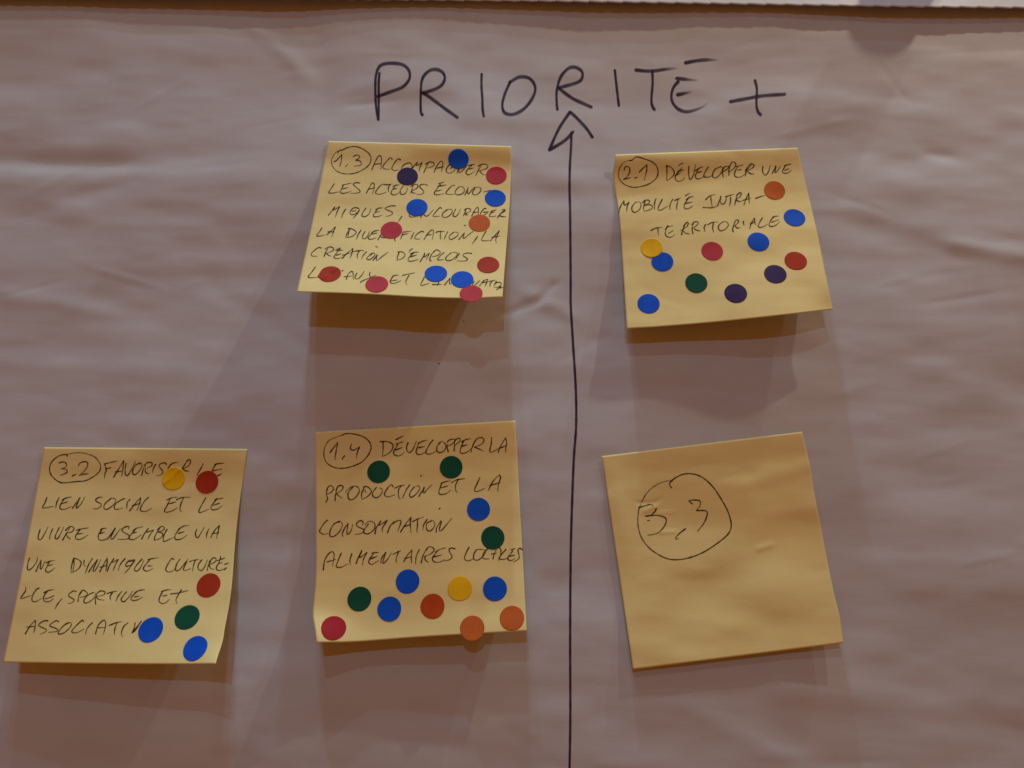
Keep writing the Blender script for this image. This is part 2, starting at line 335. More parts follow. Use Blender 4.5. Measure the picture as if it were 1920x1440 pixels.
# handwriting: (note, word, origin x, origin y, scale, 'x,y x,y ... / next stroke')
INK = [
('1.3','circled number 1.3',580,270,9.6,"515,160 540,120 600,105 700,60 830,45 920,70 1010,120 1080,180 1110,260 1095,340 1040,410 950,470 840,520 720,540 600,530 500,490 430,420 400,330 420,230 470,160 540,120 640,95/440,325 500,285 585,185/585,185 575,300 548,410/650,410 695,362/790,225 840,200 890,205 905,240 870,275 835,292 910,305 935,350 915,385 805,400"),
('1.3','word ACCOMPAGNER',580,270,9.6,"1125,465 1180,330 1240,225 1285,215 1300,300 1285,465/1170,365 1310,350/1495,275 1455,250 1400,300 1330,390 1330,430 1385,455 1450,448/1645,285 1600,270 1540,330 1490,420 1490,455 1540,478 1610,465/1670,480 1660,430 1710,370 1790,340 1845,370 1840,440 1780,490 1700,500"),
('1.3','word ACCOMPAGNER',770,270,9.6,"25,440 80,370 125,325/125,325 100,390 210,330/210,330 175,400 145,495/235,520 275,430 315,345/265,365 340,325 410,335 425,375 370,415 290,435/420,515 460,420 520,330 560,310 580,340 570,420 550,510/480,435 600,405/760,330 690,380 645,450 645,500 700,525 770,495 800,450/715,440 760,410/870,400 835,530/862,440 880,515 940,470 1020,380/1040,385 1160,365/1100,385 1050,430 1000,500 1005,540 1060,550 1160,490/1055,450 1130,430/1170,570 1240,430 1275,385/1210,400 1280,365 1360,368 1390,410 1340,455 1240,480/1240,480 1290,540 1355,560"),
('1.3','word LES',580,270,9.6,"450,715 400,790 350,870 380,885 450,880 530,860/590,745 680,720 755,705/620,730 570,830 555,870 610,890 700,870 755,845/600,810 705,780/915,705 860,695 795,712 810,750 880,810 915,850 880,880 740,890"),
('1.3','word ACTEURS',580,270,9.6,"1025,885 1060,820 1130,705 1165,720 1165,800 1135,905/1070,815 1185,785/1380,735 1320,725 1260,770 1200,850 1200,890 1270,905 1385,865/1370,738 1490,722/1450,735 1420,800 1430,865/1500,765 1560,740 1620,738/1545,755 1480,850 1480,900 1540,915 1630,870/1510,815 1580,800/1690,755 1640,830 1640,890 1690,910 1740,870 1775,780/1870,745 1845,830 1820,895"),
('1.3','word ACTEURS',770,270,9.6,"0,765 60,728 120,732 130,770 90,810 15,845/15,845 35,880 95,885/305,745 250,725 175,738 165,775 230,840 235,875 190,905 110,910"),
('1.3','word ÉCONO-',770,270,9.6,"505,715 610,680/480,762 545,755 645,735/540,725 500,770 430,870 435,905 490,915 600,895/465,850 560,825/795,745 740,755 640,865 650,900 740,910 790,900/870,770 810,840 810,900 870,915 950,880 965,810 930,770 870,768/975,920 1040,780/1035,785 1020,870 1045,895 1100,830 1150,775/1160,780 1115,870 1130,910 1190,910 1250,860 1265,800 1220,775 1165,785/1315,865 1380,848 1450,832"),
('1.3','word MIQUES,',580,270,9.6,"340,1285 400,1210 460,1130/460,1130 430,1190 545,1125/545,1125 500,1220 465,1325/655,1170 600,1260 580,1335/890,1155 800,1150 740,1210 740,1260 800,1270 880,1220 905,1180 860,1150/770,1212 850,1195/900,1190 850,1270 785,1340/1020,1150 950,1260 960,1305 1020,1300 1080,1250 1110,1155/1190,1180 1250,1155 1320,1150/1225,1170 1155,1280 1170,1310 1240,1305 1320,1275/1185,1230 1270,1215/1550,1115 1470,1115 1370,1150 1375,1175 1470,1215 1500,1245 1460,1285 1375,1305/1670,1300 1630,1355 1595,1415"),
('1.3','word ENCOURAGER',770,270,9.6,"60,1160 -20,1265 -10,1310 50,1315 110,1300/180,1325 245,1200/245,1200 240,1270 290,1300 350,1250 415,1180/565,1165 530,1145 480,1190 405,1285 420,1305 520,1300/660,1180 580,1250 575,1310 640,1320 720,1270 750,1200 720,1175 660,1178/810,1170 765,1270 775,1305 820,1300 870,1240 895,1170/950,1295 1000,1185/965,1190 1020,1160 1075,1172 1075,1210 1010,1240/1010,1240 990,1272 1035,1275/1100,1300 1140,1210 1195,1145 1220,1160 1215,1270/1130,1235 1220,1222/1360,1165 1320,1165 1250,1265 1270,1295 1330,1275 1400,1225/1310,1230 1405,1220/1440,1215 1540,1185/1475,1200 1415,1290 1440,1310 1540,1295/1440,1240 1510,1222/1560,1330 1630,1245 1695,1180/1640,1190 1690,1178 1690,1210 1600,1262/1590,1285 1640,1305 1715,1310"),
('1.3','word LA',570,415,9.6,"325,115 285,180 230,255 240,268 290,265 380,245/410,245 480,180 565,100/565,100 530,190 495,290/430,188 545,190"),
('1.3','word DIVERSIFICATION,',570,415,9.6,"820,140 770,230 750,290/815,150 800,220 790,285/795,130 870,140 935,185 930,220 880,265 800,290 750,295/1030,155 975,240 945,330/1100,180 1055,260 1055,305 1100,310 1150,260 1180,180/1220,200 1290,170 1355,160/1245,190 1160,290 1170,320 1230,320 1310,295/1210,235 1320,210/1330,335 1395,220/1370,250 1400,290 1480,300/1660,270 1630,320 1645,365/1780,220 1760,260 1740,325"),
('1.3','word DIVERSIFICATION,',760,415,9.6,"-50,198 40,185 112,182/-60,243 55,220/160,200 130,250 100,325/330,190 280,185 200,240 170,300 200,320 265,318/335,330 390,240 460,165 500,160 505,220 485,325/385,250 480,235/550,205 590,185 715,180/640,185 630,260 635,325/765,185 730,250 700,325/870,195 800,260 790,310 830,325 900,290 950,240 940,200 870,192/960,330 1060,210/1060,210 1040,290 1060,305 1130,250 1235,170/1060,75 1095,77/1305,265 1260,330 1205,405"),
('1.3','word LA',760,415,9.6,"1455,175 1410,250 1375,325 1400,350 1510,345/1530,355 1600,270 1690,170/1690,170 1655,250 1625,340 1645,385/1555,290 1710,265"),
('1.3','word CRÉATION',570,415,9.6,"315,480 260,475 180,530 130,590 150,625 240,630/360,640 390,560 430,480/380,500 440,465 510,468 535,510 480,550 400,580/405,580 450,615 495,630/590,522 700,520/655,478 600,550 540,640 560,665 620,670 690,640/570,525 620,490 655,478/580,610 670,585/690,670 770,580 880,490/880,490 860,580 825,670/690,612 860,560/870,550 1000,525 1080,528/1000,530 960,600 965,675/1125,545 1070,610 1030,685/1240,575 1150,640 1130,680 1180,690 1250,640 1280,590 1240,570 1180,592/1240,710 1320,600/1320,600 1300,680 1325,700 1400,640 1520,550/1290,450 1328,470"),
('1.3',"word D'EMPLOIS",570,415,9.6,"1710,560 1680,650 1675,715/1690,550 1760,550 1815,590 1810,630 1760,675 1680,695"),
('1.3',"word D'EMPLOIS",760,415,9.6,"130,490 80,530 65,565/90,590 160,560 245,555/145,572 60,660 50,700 90,720 160,710 235,685/90,640 205,605/265,730 320,640 350,570/350,572 335,645 435,570/435,570 400,640 375,695/465,715 440,690 470,600 540,525/500,560 555,515 620,540 625,580 580,615 480,640/700,560 640,610 580,680 600,697 690,690/820,570 740,640 730,690 780,710 860,680 930,610 930,570 870,558 820,572/975,575 930,640 895,700/1195,580 1120,570 1050,590 1040,620 1100,660 1120,690 1060,715 930,712"),
('1.3','word LOCAUX',570,415,9.6,"205,820 150,900 75,1000 120,1015 240,1010/680,890 710,886/760,1050 790,960 850,905 880,920 890,1050/720,1000 860,985/955,930 920,1000 930,1035 980,1030 1040,970 1085,895/1190,915 1180,970 1220,1040/1015,1100 1050,1075 1140,1035 1300,970"),
('1.3','word ET',570,415,9.6,"1600,985 1650,972 1705,968/1612,975 1570,1040 1555,1100 1600,1120 1680,1100 1745,1065/1540,1078 1680,1055/1770,975 1860,955 1999,928/1890,975 1840,1060 1835,1110 1855,1145"),
('1.3',"word L'INNOVATION",760,415,9.6,"345,1000 300,1090 275,1140 300,1155 430,1115/485,1140 660,1135/605,1085 580,1160/705,1150 800,1025/800,1025 800,1130 850,1100/865,1155 885,1110/1240,1078 1212,1130 1232,1162 1295,1110 1345,1060/1335,1165 1400,1080 1480,1040/1485,1040 1460,1110 1440,1170/1380,1105 1500,1085/1510,1085 1620,1058/1570,1075 1525,1130 1525,1175/1640,1080 1590,1165/1620,1110 1700,1100 1730,1130 1680,1180 1600,1188/1640,1235 1720,1172/1720,1172 1700,1200 1765,1188"),
('2.1','circled number 2.1',1150,290,9.6,"300,110 345,95 400,45 480,50 600,90 700,130 780,210 805,310 780,410 700,490 600,545 480,575 380,590 280,570 180,520 110,440 90,340 120,230 180,150 250,110 350,95/195,280 215,220 265,215 295,260 285,340 240,400 180,445/180,447 250,428 315,412/385,420 440,405/465,315 530,250 600,180/600,180 600,280 560,455"),
('2.1','word DÉVELOPPER',1150,290,9.6,"960,190 965,300 960,465/955,195 1040,230 1095,310 1070,390 970,465/1170,200 1220,165 1265,155/1160,305 1275,268/1110,378 1225,318/1235,235 1150,330 1115,400 1130,460 1180,480 1240,460 1290,410/1360,210 1355,330 1370,430 1400,440 1450,340 1480,175/1480,290 1550,240 1620,215/1530,260 1480,370 1490,425 1540,435 1620,400 1665,370/1520,322 1600,300/1710,220 1660,300 1625,380 1650,405 1730,400 1800,360"),
('2.1','word DÉVELOPPER',1310,290,9.6,"400,215 300,260 250,350 260,405 310,415 380,360 430,270 420,220 375,210/430,260 430,340 445,410/440,260 470,215 540,210/540,210 520,255 430,310/545,270 545,380/550,250 570,180 610,130 660,150 665,200 620,260 560,300/680,215 800,185/700,210 650,320 650,380 690,405 760,400 840,340/700,280 775,265/840,390 860,290 950,185/840,280 900,200 950,165 995,185 980,230 900,280 830,295/870,300 930,340 1000,350"),
('2.1','word UNE',1310,290,9.6,"1155,210 1150,290 1170,350 1210,365 1260,300 1290,190/1320,345 1390,200/1390,200 1375,320 1410,300 1475,200/1545,200 1600,180 1670,170/1565,195 1510,290 1530,330 1600,330 1670,280/1545,285 1630,250"),
('2.1','word MOBILITÉ',1150,290,9.6,"95,1050 130,930 190,830/190,830 200,910 285,855/285,855 250,930 240,1030/410,850 340,930 340,1010 390,1040 460,1000 500,920 480,860 420,850/570,845 545,960 560,1020/520,870 570,825 640,820 650,860 560,912/560,912 650,900 700,930 680,980 560,1020/770,785 740,880 740,990/885,800 830,900 805,985 860,995 980,925/1070,800 1020,900 1020,990/1100,825 1210,780/1170,795 1145,900 1140,990/1295,740 1385,690/1305,810 1380,765 1445,755/1345,790 1280,900 1280,960 1330,975 1400,945 1435,915/1290,882 1430,850"),
('2.1','word INTRA-',1310,290,9.6,"125,810 200,745 300,715/215,760 230,860 245,945/75,950 250,955 330,920/340,925 400,745/400,745 390,850 430,890 480,850 510,740/480,760 640,710/575,765 570,850 555,930/645,910 700,700/675,740 740,685 765,700 740,760 670,810/670,812 720,840 775,840/815,905 850,800 900,690/900,690 905,800 915,880/790,825 940,780/1020,790 1100,760 1190,733"),
('2.1','word TERRITORIALE',1200,390,6.857,"140,290 200,260 290,245/230,255 232,310 238,355/355,225 330,290 330,350 370,375 410,370 450,340/325,275 360,240 425,230/365,325 430,290/535,350 545,300 590,190/555,240 600,185 620,195 600,240 520,290/550,290 590,325 640,335/680,330 670,260 690,200/665,215 700,180 745,180 740,210 680,265/700,270 740,290 780,292/845,210 825,250 835,305/870,215 930,185 1000,178/945,188 935,250 945,315/1070,175 1015,220 1010,270 1045,293 1100,270 1135,220 1115,180 1070,175/1205,310 1190,280 1215,190 1235,165/1210,200 1235,155 1265,160 1260,190 1220,225/1222,228 1250,260 1285,250/1330,170 1328,195 1340,225/1410,265 1430,200 1470,130/1470,130 1475,180 1490,220/1415,205 1480,180/1575,125 1540,180 1520,235 1545,250 1600,235 1640,205/1700,120 1750,105 1785,105/1720,115 1680,160 1660,215 1680,238 1740,225 1795,180/1690,185 1785,150"),
('3.2','circled number 3.2',70,840,9.6,"540,150 525,118 420,130 330,180 260,250 225,330 225,420 260,500 330,570 420,620 520,625 640,610 760,600 860,590 960,545 1060,480 1130,400 1140,320 1100,230 1030,160 930,115 800,85 700,85 600,100 525,118/390,270 450,250 515,270 525,320 480,360 425,372/450,372 520,385 535,430 500,460 410,492/625,505 705,468/740,320 770,270 850,245 905,265 900,330 840,420 755,492/755,492 850,470 925,462"),
('3.2','word FAVORISER',70,840,9.6,"1215,290 1240,400 1215,470 1210,545/1205,288 1300,265 1435,235/1225,375 1340,352/1370,530 1450,400 1555,225/1555,225 1545,330 1520,510/1400,430 1535,415/1600,270 1580,380 1590,480 1630,490 1700,380 1770,235/1860,280 1780,300 1720,400 1725,470 1780,470 1860,380 1885,300 1850,260 1800,285"),
('3.2','word FAVORISER',250,840,9.6,"150,495 180,380 225,300/190,320 250,265 330,262 335,310 290,345 215,372/215,372 220,430 260,460 290,458/405,290 365,360 345,445/600,295 560,265 480,290 465,330 500,380 535,430 500,480 415,500/655,310 720,270 820,250/690,285 640,345 620,390/880,375 950,260 985,225/960,240 1010,205 1030,250 990,320 885,380/890,380 940,410 1000,415"),
('3.2','word LE',250,840,9.6,"1260,280 1215,370 1150,480 1180,500/1460,295 1540,280 1635,270/1480,300 1430,380 1410,420/1420,415 1500,395 1600,378/1510,500 1560,480 1590,455"),
('3.2','word LIEN',70,840,9.6,"175,885 140,980 95,1065 120,1080 290,1050/395,890 350,980 330,1080/440,940 520,900 620,880/480,925 410,1040 420,1095 500,1100 610,1055/450,1000 550,965/630,1085 770,890/770,890 700,1060 720,1075 790,1000 855,880"),
('3.2','word SOCIAL',70,840,9.6,"1170,890 1120,885 1050,930 1080,970 1150,1010 1130,1060 1070,1095 1005,1090/1330,905 1220,1000 1200,1080 1250,1105 1340,1050 1410,970 1400,915 1320,900/1570,910 1500,940 1400,1020 1390,1090 1440,1105 1540,1080/1670,925 1620,980 1610,1095/1660,1135 1770,990 1860,895/1860,895 1840,1000 1790,1125/1710,1040 1860,990"),
('3.2','word SOCIAL',250,840,9.6,"275,885 200,960 130,1080 140,1130 220,1140 330,1090"),
('3.2','word ET',250,840,9.6,"600,935 700,895 790,885/660,925 600,1050 560,1130 600,1155 700,1130 800,1070/620,1010 770,970/775,930 890,890 1030,885/905,895 860,1000 840,1110 875,1148"),
('3.2','word LE',250,840,9.6,"1305,895 1240,1010 1180,1130 1210,1160 1360,1100/1460,935 1540,915 1620,900/1510,905 1410,1040 1400,1090 1440,1115 1520,1095 1600,1040/1440,1030 1560,990"),
('3.2','word VIVRE',60,975,9.6,"150,160 120,260 115,340 160,350 220,260 290,125/375,155 330,260 315,350/495,130 430,260 420,330 460,335 510,260 570,130/550,365 620,240 680,140/600,190 680,120 740,125 755,165 710,215 610,240/620,250 640,300 690,345/800,185 860,165 1020,140/870,165 790,280 790,335 850,350 930,320 1010,265/820,255 930,235"),
('3.2','word ENSEMBLE',60,975,9.6,"1230,180 1270,155 1345,145/1260,175 1200,260 1200,340 1270,365 1360,330 1390,300/1225,245 1310,215/1360,350 1500,140/1500,140 1420,320 1460,335 1530,240 1595,155/1740,160 1745,120 1690,120 1620,170 1650,220 1740,270 1750,310 1700,345 1540,350"),
('3.2','word ENSEMBLE',240,975,9.6,"85,200 150,150 270,118/130,170 20,310 50,350 120,345 240,265/60,245 160,215/245,345 300,240 370,145/370,145 335,215 460,180/460,180 400,260 355,350/475,365 490,280 580,140/530,175 600,115 650,130 640,180 550,215/550,215 620,240 620,290 570,335 475,365/705,165 650,270 635,370 660,385 820,315/910,165 1000,110 1100,95/925,160 850,270 850,340 900,355 980,330 1065,270/905,242 1015,210"),
('3.2','word VIA',240,975,9.6,"1245,160 1215,230 1225,300 1260,315 1310,240 1375,130/1460,155 1420,240 1410,325/1490,315 1560,190 1645,95/1645,95 1625,200 1595,310 1610,335/1510,245 1640,230"),
('3.2','word UNE',20,1030,19.2,"685,305 630,470 600,660 640,745 740,700 870,550 950,410 970,265/910,800 1000,580 1100,380/1100,380 1080,560 1060,680 1100,705 1180,560 1250,410/1275,490 1400,430 1590,400/1400,430 1330,580 1255,750 1330,825 1450,780 1590,665/1370,590 1530,530"),
('3.2','word DYNAMIQUE',60,975,9.6,"750,690 715,820 700,950/755,690 755,820 735,930/750,685 830,710 885,760 860,850 780,920 700,950/940,720 935,800 965,840/1090,690 1020,800 960,960/1020,940 1110,800 1180,710/1180,710 1100,900 1130,915 1190,820 1240,710/1220,935 1290,800 1355,680/1355,680 1350,800 1325,920/1220,855 1350,810/1350,925 1410,790 1475,690/1475,690 1440,765 1555,705/1555,705 1500,810 1460,915/1680,690 1590,800 1550,910/1850,720 1750,730 1690,800 1710,835 1790,800 1850,740 1840,705/1740,745 1830,735/1840,740 1750,870 1665,960"),
('3.2','word DYNAMIQUE',240,975,9.6,"255,700 150,820 115,890 150,920 210,880 290,720/360,715 430,695 550,680/400,705 290,840 280,890 330,920 380,910 455,870/355,830 445,822"),
('3.2','word CULTURE-',240,975,9.6,"830,710 790,695 720,790 680,890 720,935 800,920 850,870/935,705 880,790 855,890 890,915 960,860 1080,700/1060,740 1010,850 1000,900 1040,905 1130,875/1105,750 1180,725 1270,710/1210,725 1180,820 1160,920/1330,715 1270,800 1265,880 1320,910 1380,840 1430,715/1430,910 1440,840 1490,740/1460,760 1530,685 1580,690 1580,740 1520,780 1450,805/1460,810 1490,870 1550,890/1600,735 1750,680/1670,655 1640,760 1590,860 1620,905 1700,895 1780,850/1620,785 1700,765/1740,800 1815,770/1735,900 1780,862"),
('3.2','word LLE,',30,1080,9.6,"175,195 170,270 90,385 110,402 280,350/425,215 370,240 300,350 290,440 340,465 400,440 460,400/500,300 590,260 690,240/560,275 500,370 500,440 560,465 620,450 675,405/520,410 600,390 690,350/825,410 760,490 700,595"),
('3.2','word SPORTIVE',30,1080,9.6,"1085,280 1030,270 950,330 960,370 1040,420 1040,450 990,490 935,492/1115,465 1135,350 1180,265/1150,330 1200,255 1270,290 1290,330 1240,365 1150,385/1390,295 1290,350 1225,430 1240,485 1310,470 1400,400 1430,330 1400,290/1435,510 1430,420 1460,310/1440,330 1520,270 1600,285 1590,330 1530,355 1440,365/1450,375 1490,420 1590,435/1630,320 1720,290 1820,270/1740,295 1695,370 1705,435/1905,275 1840,360 1800,455"),
('3.2','word SPORTIVE',180,1080,9.6,"550,280 460,400 465,450 510,460 590,380 660,270/700,300 780,260 880,245/740,275 640,380 640,430 690,440 770,420 840,375/690,378 785,360"),
('3.2','word ET',180,1080,9.6,"1180,280 1260,255 1360,245/1200,275 1140,400 1140,465 1190,495 1260,480 1325,415/1200,360 1290,345/1345,325 1480,305 1660,262/1540,245 1480,340 1440,430 1460,500"),
('3.2','word ASSOCIATIVE',30,1080,9.6,"165,1045 260,890 350,795/350,795 345,910 320,1020/190,920 340,905/580,805 500,810 410,870 420,900 500,940 550,970 520,1010 430,1050/770,825 720,805 620,870 620,905 690,930 755,965 720,1000 580,1015/960,835 850,900 760,1020 790,1045 870,1020 960,940 1000,870 970,835 880,860/1220,830 1200,795 1120,860 1010,980 1030,1020 1120,1010 1230,950/1375,840 1290,930 1255,1020 1260,1050/1430,1045 1480,890 1570,800 1610,820 1610,920 1570,1055/1460,935 1610,925/1670,895 1790,845 1905,820/1820,845 1780,950 1770,1055"),
('3.2','word ASSOCIATIVE',180,1080,9.6,"580,840 500,910 460,1020 470,1075 485,1100/705,840 690,930 645,1025/820,810 740,910 650,1025/650,1025 700,985 790,860"),
 ('1.4','circled number 1.4',595,800,9.6,"440,155 500,130 600,125 740,150 860,200 940,280 968,370 940,470 870,570 780,650 640,710 500,745 380,748 260,715 170,650 125,560 120,440 150,330 210,250 300,205 430,158/225,470 300,370 365,280/365,280 345,400 318,560 335,592/495,520 450,575 465,598/615,310 595,380 610,415 650,425 700,400 760,365/760,365 720,460 700,575"),
 ('1.4','word DÉVELOPPER',595,800,9.6,"1180,265 1185,400 1170,520/1125,272 1200,265 1300,280 1360,330 1345,410 1270,490 1155,540/1410,235 1550,165/1410,315 1480,290 1550,275/1450,320 1380,430 1380,490 1430,525 1500,515 1570,455/1400,420 1530,375/1635,285 1605,370 1620,440 1660,465 1720,410 1785,255"),
 ('1.4','word DÉVELOPPER',775,800,9.6,"85,300 170,262 255,240/95,305 60,410 50,465 90,502 160,490 230,445/90,380 200,355/355,238 290,320 230,440 240,485 310,490 430,435/490,285 430,350 425,430 470,465 530,450 580,390 580,320 540,275 500,265 450,300/630,450 610,380 610,300/610,275 660,235 740,225 755,245 700,310 600,355/735,440 740,350 745,260/745,258 790,215 840,212 835,265 780,310 740,335/870,270 950,230 1040,215/900,265 850,400 845,460 890,482 970,455 1050,390/880,350 975,325/1035,460 1060,370 1110,260 1180,200 1250,205 1268,260 1220,320 1100,365/1100,365 1180,400 1260,440"),
 ('1.4','word LA',775,800,9.6,"1410,190 1400,320 1375,430 1400,460 1470,430 1540,390/1525,465 1570,350 1660,200/1660,200 1680,290 1665,380 1662,465/1550,390 1660,345"),
 ('1.4','word PRODUCTION',595,800,9.6,"155,1360 185,1290 165,1220 178,1100/168,1150 200,1080 260,1065 290,1120 250,1180 175,1215/320,1335 325,1240 360,1100/330,1150 380,1070 440,1060 465,1100 420,1160 335,1205/340,1205 400,1255 450,1290/640,1090 560,1180 560,1290 620,1315 700,1260 755,1160 730,1090 660,1070 590,1100 520,1160 515,1200/850,1090 800,1200 800,1300/830,1090 890,1075 960,1130 970,1180 900,1260 800,1308/855,1140 880,1195/1065,1090 1000,1180 1000,1250 1060,1280 1120,1250 1165,1180 1160,1120 1120,1105/1370,1085 1330,1045 1270,1100 1210,1200 1230,1250 1290,1260 1395,1225/1395,1108 1480,1065 1570,1052/1510,1060 1460,1150 1470,1280 1500,1298/1665,1045 1600,1140 1530,1290/1750,1080 1670,1180 1665,1250 1700,1270 1780,1210 1840,1130 1830,1070 1765,1072/1825,1260 1928,1085/1925,1085 1905,1175 1925,1190 1995,1112 2066,1042/1855,893 1885,870"),
 ('1.4','word ET',775,800,9.6,"500,1020 580,990 680,972/510,1020 465,1150 470,1210 520,1220 600,1200 675,1140/480,1105 625,1065/685,1010 790,955 930,935/805,955 760,1060 765,1150 790,1188"),
 ('1.4','word LA',775,800,9.6,"1200,910 1150,1020 1100,1140 1130,1168 1200,1150 1290,1108/1355,1145 1400,1040 1470,940 1550,868/1550,865 1570,920 1530,1050 1518,1165/1380,1060 1480,1030 1570,1000"),
 ('1.4','word CONSOMMATION',590,950,9.6,"235,240 170,300 90,430 110,470 170,500 240,480/450,270 350,310 280,430 275,520 330,540 420,480 490,370 490,290 440,262 395,282/510,540 500,480 550,370 600,300/600,300 580,480 610,490 660,420 685,310/860,330 875,280 820,250 750,310 780,360 880,410 870,460 810,490 725,498/970,310 890,420 890,470 950,490 1030,450 1085,370 1070,290 1010,262 950,280 910,330/1085,495 1110,380 1190,255/1190,255 1160,335 1310,240/1310,240 1220,390 1225,465/1310,470 1360,350 1430,260/1400,310 1480,258 1550,250 1540,330 1490,450/1545,460 1620,340 1735,185/1735,185 1720,300 1735,465/1610,360 1740,315/1760,270 1850,225 1957,187/1850,218 1850,340 1840,430 1855,468"),
 ('1.4','word CONSOMMATION',785,950,9.6,"155,225 90,330 75,430/230,255 150,300 140,390 180,440 240,415 290,330 270,260 215,250/320,460 320,390 400,255/400,255 405,290 370,410 400,435 480,350 600,205/365,40 397,24"),
 ('1.4','word ALIMENTAIRES',590,950,9.6,"155,1140 180,970 250,850 315,810 345,840 350,900 320,1075/220,998 380,945/480,835 430,950 390,1070 430,1095 500,1080 600,1025/670,840 635,960 645,1055/745,1025 800,880 850,780/850,785 810,915 940,825/940,825 880,940 860,1055/1030,840 1090,825 1155,825/1060,845 980,960 985,1020 1040,1035 1155,970/1010,940 1130,890/1190,1015 1210,920 1280,820/1280,820 1225,1000 1245,1015 1310,950 1385,830/1410,860 1480,820 1550,790/1510,810 1470,930 1470,1010/1605,995 1650,900 1750,780/1750,780 1740,900 1745,1015/1620,935 1740,900/1885,770 1830,890 1815,1030"),
 ('1.4','word ALIMENTAIRES',785,950,9.6,"45,1015 80,880 150,745/130,790 190,720 270,750 270,800 200,860 110,890/115,890 120,960 180,1005/300,820 380,770 485,740/335,800 250,920 270,985 320,1000 400,990 470,950/270,905 420,868/660,760 600,745 550,760 560,820 600,890 590,930 540,960 455,980"),
 ('1.4','word LOCALES',785,950,9.6,"910,725 850,840 825,930 860,970 920,970 990,930/1110,770 1040,780 990,870 1000,950 1070,960 1150,900 1200,830 1180,780 1105,765/1240,760 1170,840 1150,910 1190,940 1270,940/1335,945 1360,860 1400,770/1450,740 1480,780 1470,880 1435,970/1310,855 1410,835/1570,770 1490,860 1450,930 1500,950 1610,930/1660,780 1740,750/1695,795 1610,910 1620,960 1680,965 1740,920/1640,890 1735,870/1870,780 1830,750 1790,770 1800,850 1810,920 1770,960 1700,995"),
 ('3.3','circled number 3.3',1180,870,7.581,"600,340 575,300 585,255 650,200 750,150 850,138 960,155 1080,220 1200,340 1300,490 1390,650 1440,800 1445,900 1400,1000 1260,1120 1060,1250 860,1330 680,1360 540,1345 400,1280 270,1180 170,1040 125,880 125,720 150,600 250,410 380,300 520,245 620,240/130,622 220,595 300,575 340,592/385,630 360,680 300,730/225,742 380,728 480,750 525,790 500,880 420,970 340,1000 260,1012/258,803 295,800/800,920 720,980 655,1050 670,1068 700,1055/900,570 850,522 930,512 1000,525 1005,590 955,660/955,660 1080,665 1108,710 1060,840 965,960"),
]
MARKER = [
 ('marker_letter','letter P',700,110,8,"92,210 80,380 82,600 75,920/75,920 40,700 30,450 40,250 90,120 180,75 330,70 450,95 530,170 548,260 520,340 430,430 250,500 60,570"),
 ('marker_letter','first letter R',700,110,8,"740,850 712,780 712,500 730,320 790,220 880,165 980,170 1050,220 1072,300 1030,390 940,450 800,500 735,512/740,510 850,580 1050,730 1265,885"),
 ('marker_letter','first letter I',700,110,8,"1625,225 1622,400 1635,600 1640,760 1658,870"),
 ('marker_letter','letter O',680,90,2.3415,"648,148 625,200 613,250 625,285 665,290 710,265 745,220 758,175 735,135 690,127 645,150"),
 ('marker_letter','second letter R',680,90,2.3415,"855,272 852,240 852,190 868,130 900,92 930,84 960,100 965,125 945,150 860,175/860,175 920,220 1005,260"),
 ('marker_letter','second letter I',680,90,2.3415,"1107,96 1115,170 1125,255"),
 ('marker_letter','letter T',1180,100,6.4,"75,200 200,212 300,210 450,190 590,176~/275,205 280,350 265,560 280,640 305,680"),
 ('marker_letter','letter É',1180,100,6.4,"670,115 800,90 930,78 1070,82~/565,300 680,312 835,327~/590,335 530,410 505,500 520,590 590,670 690,700 800,675 880,640 950,590~/575,497 660,480 765,456~"),
 ('plus_sign','plus sign',1180,100,6.4,"1210,580 1400,545 1600,510 1870,490/1507,320 1530,430 1525,600 1540,690 1578,742"),
 ('arrow','upward arrow',1020,200,7.2,"655,415 570,290 430,140 350,70/350,70 200,300 70,585/70,585 200,510 300,440 395,335/370,350 365,550 350,800 345,1100 350,1300 353,1440 360,2300 360,2450 362,2700 395,3240 430,3820 433,4320 403,4750 378,5400 360,6100 353,7200 356,8200 346,8900 346,9300"),
 ('ink_speck','small dark speck between the two 1.x notes',540,520,3,"846,483 852,486/986,246 990,248"),
]

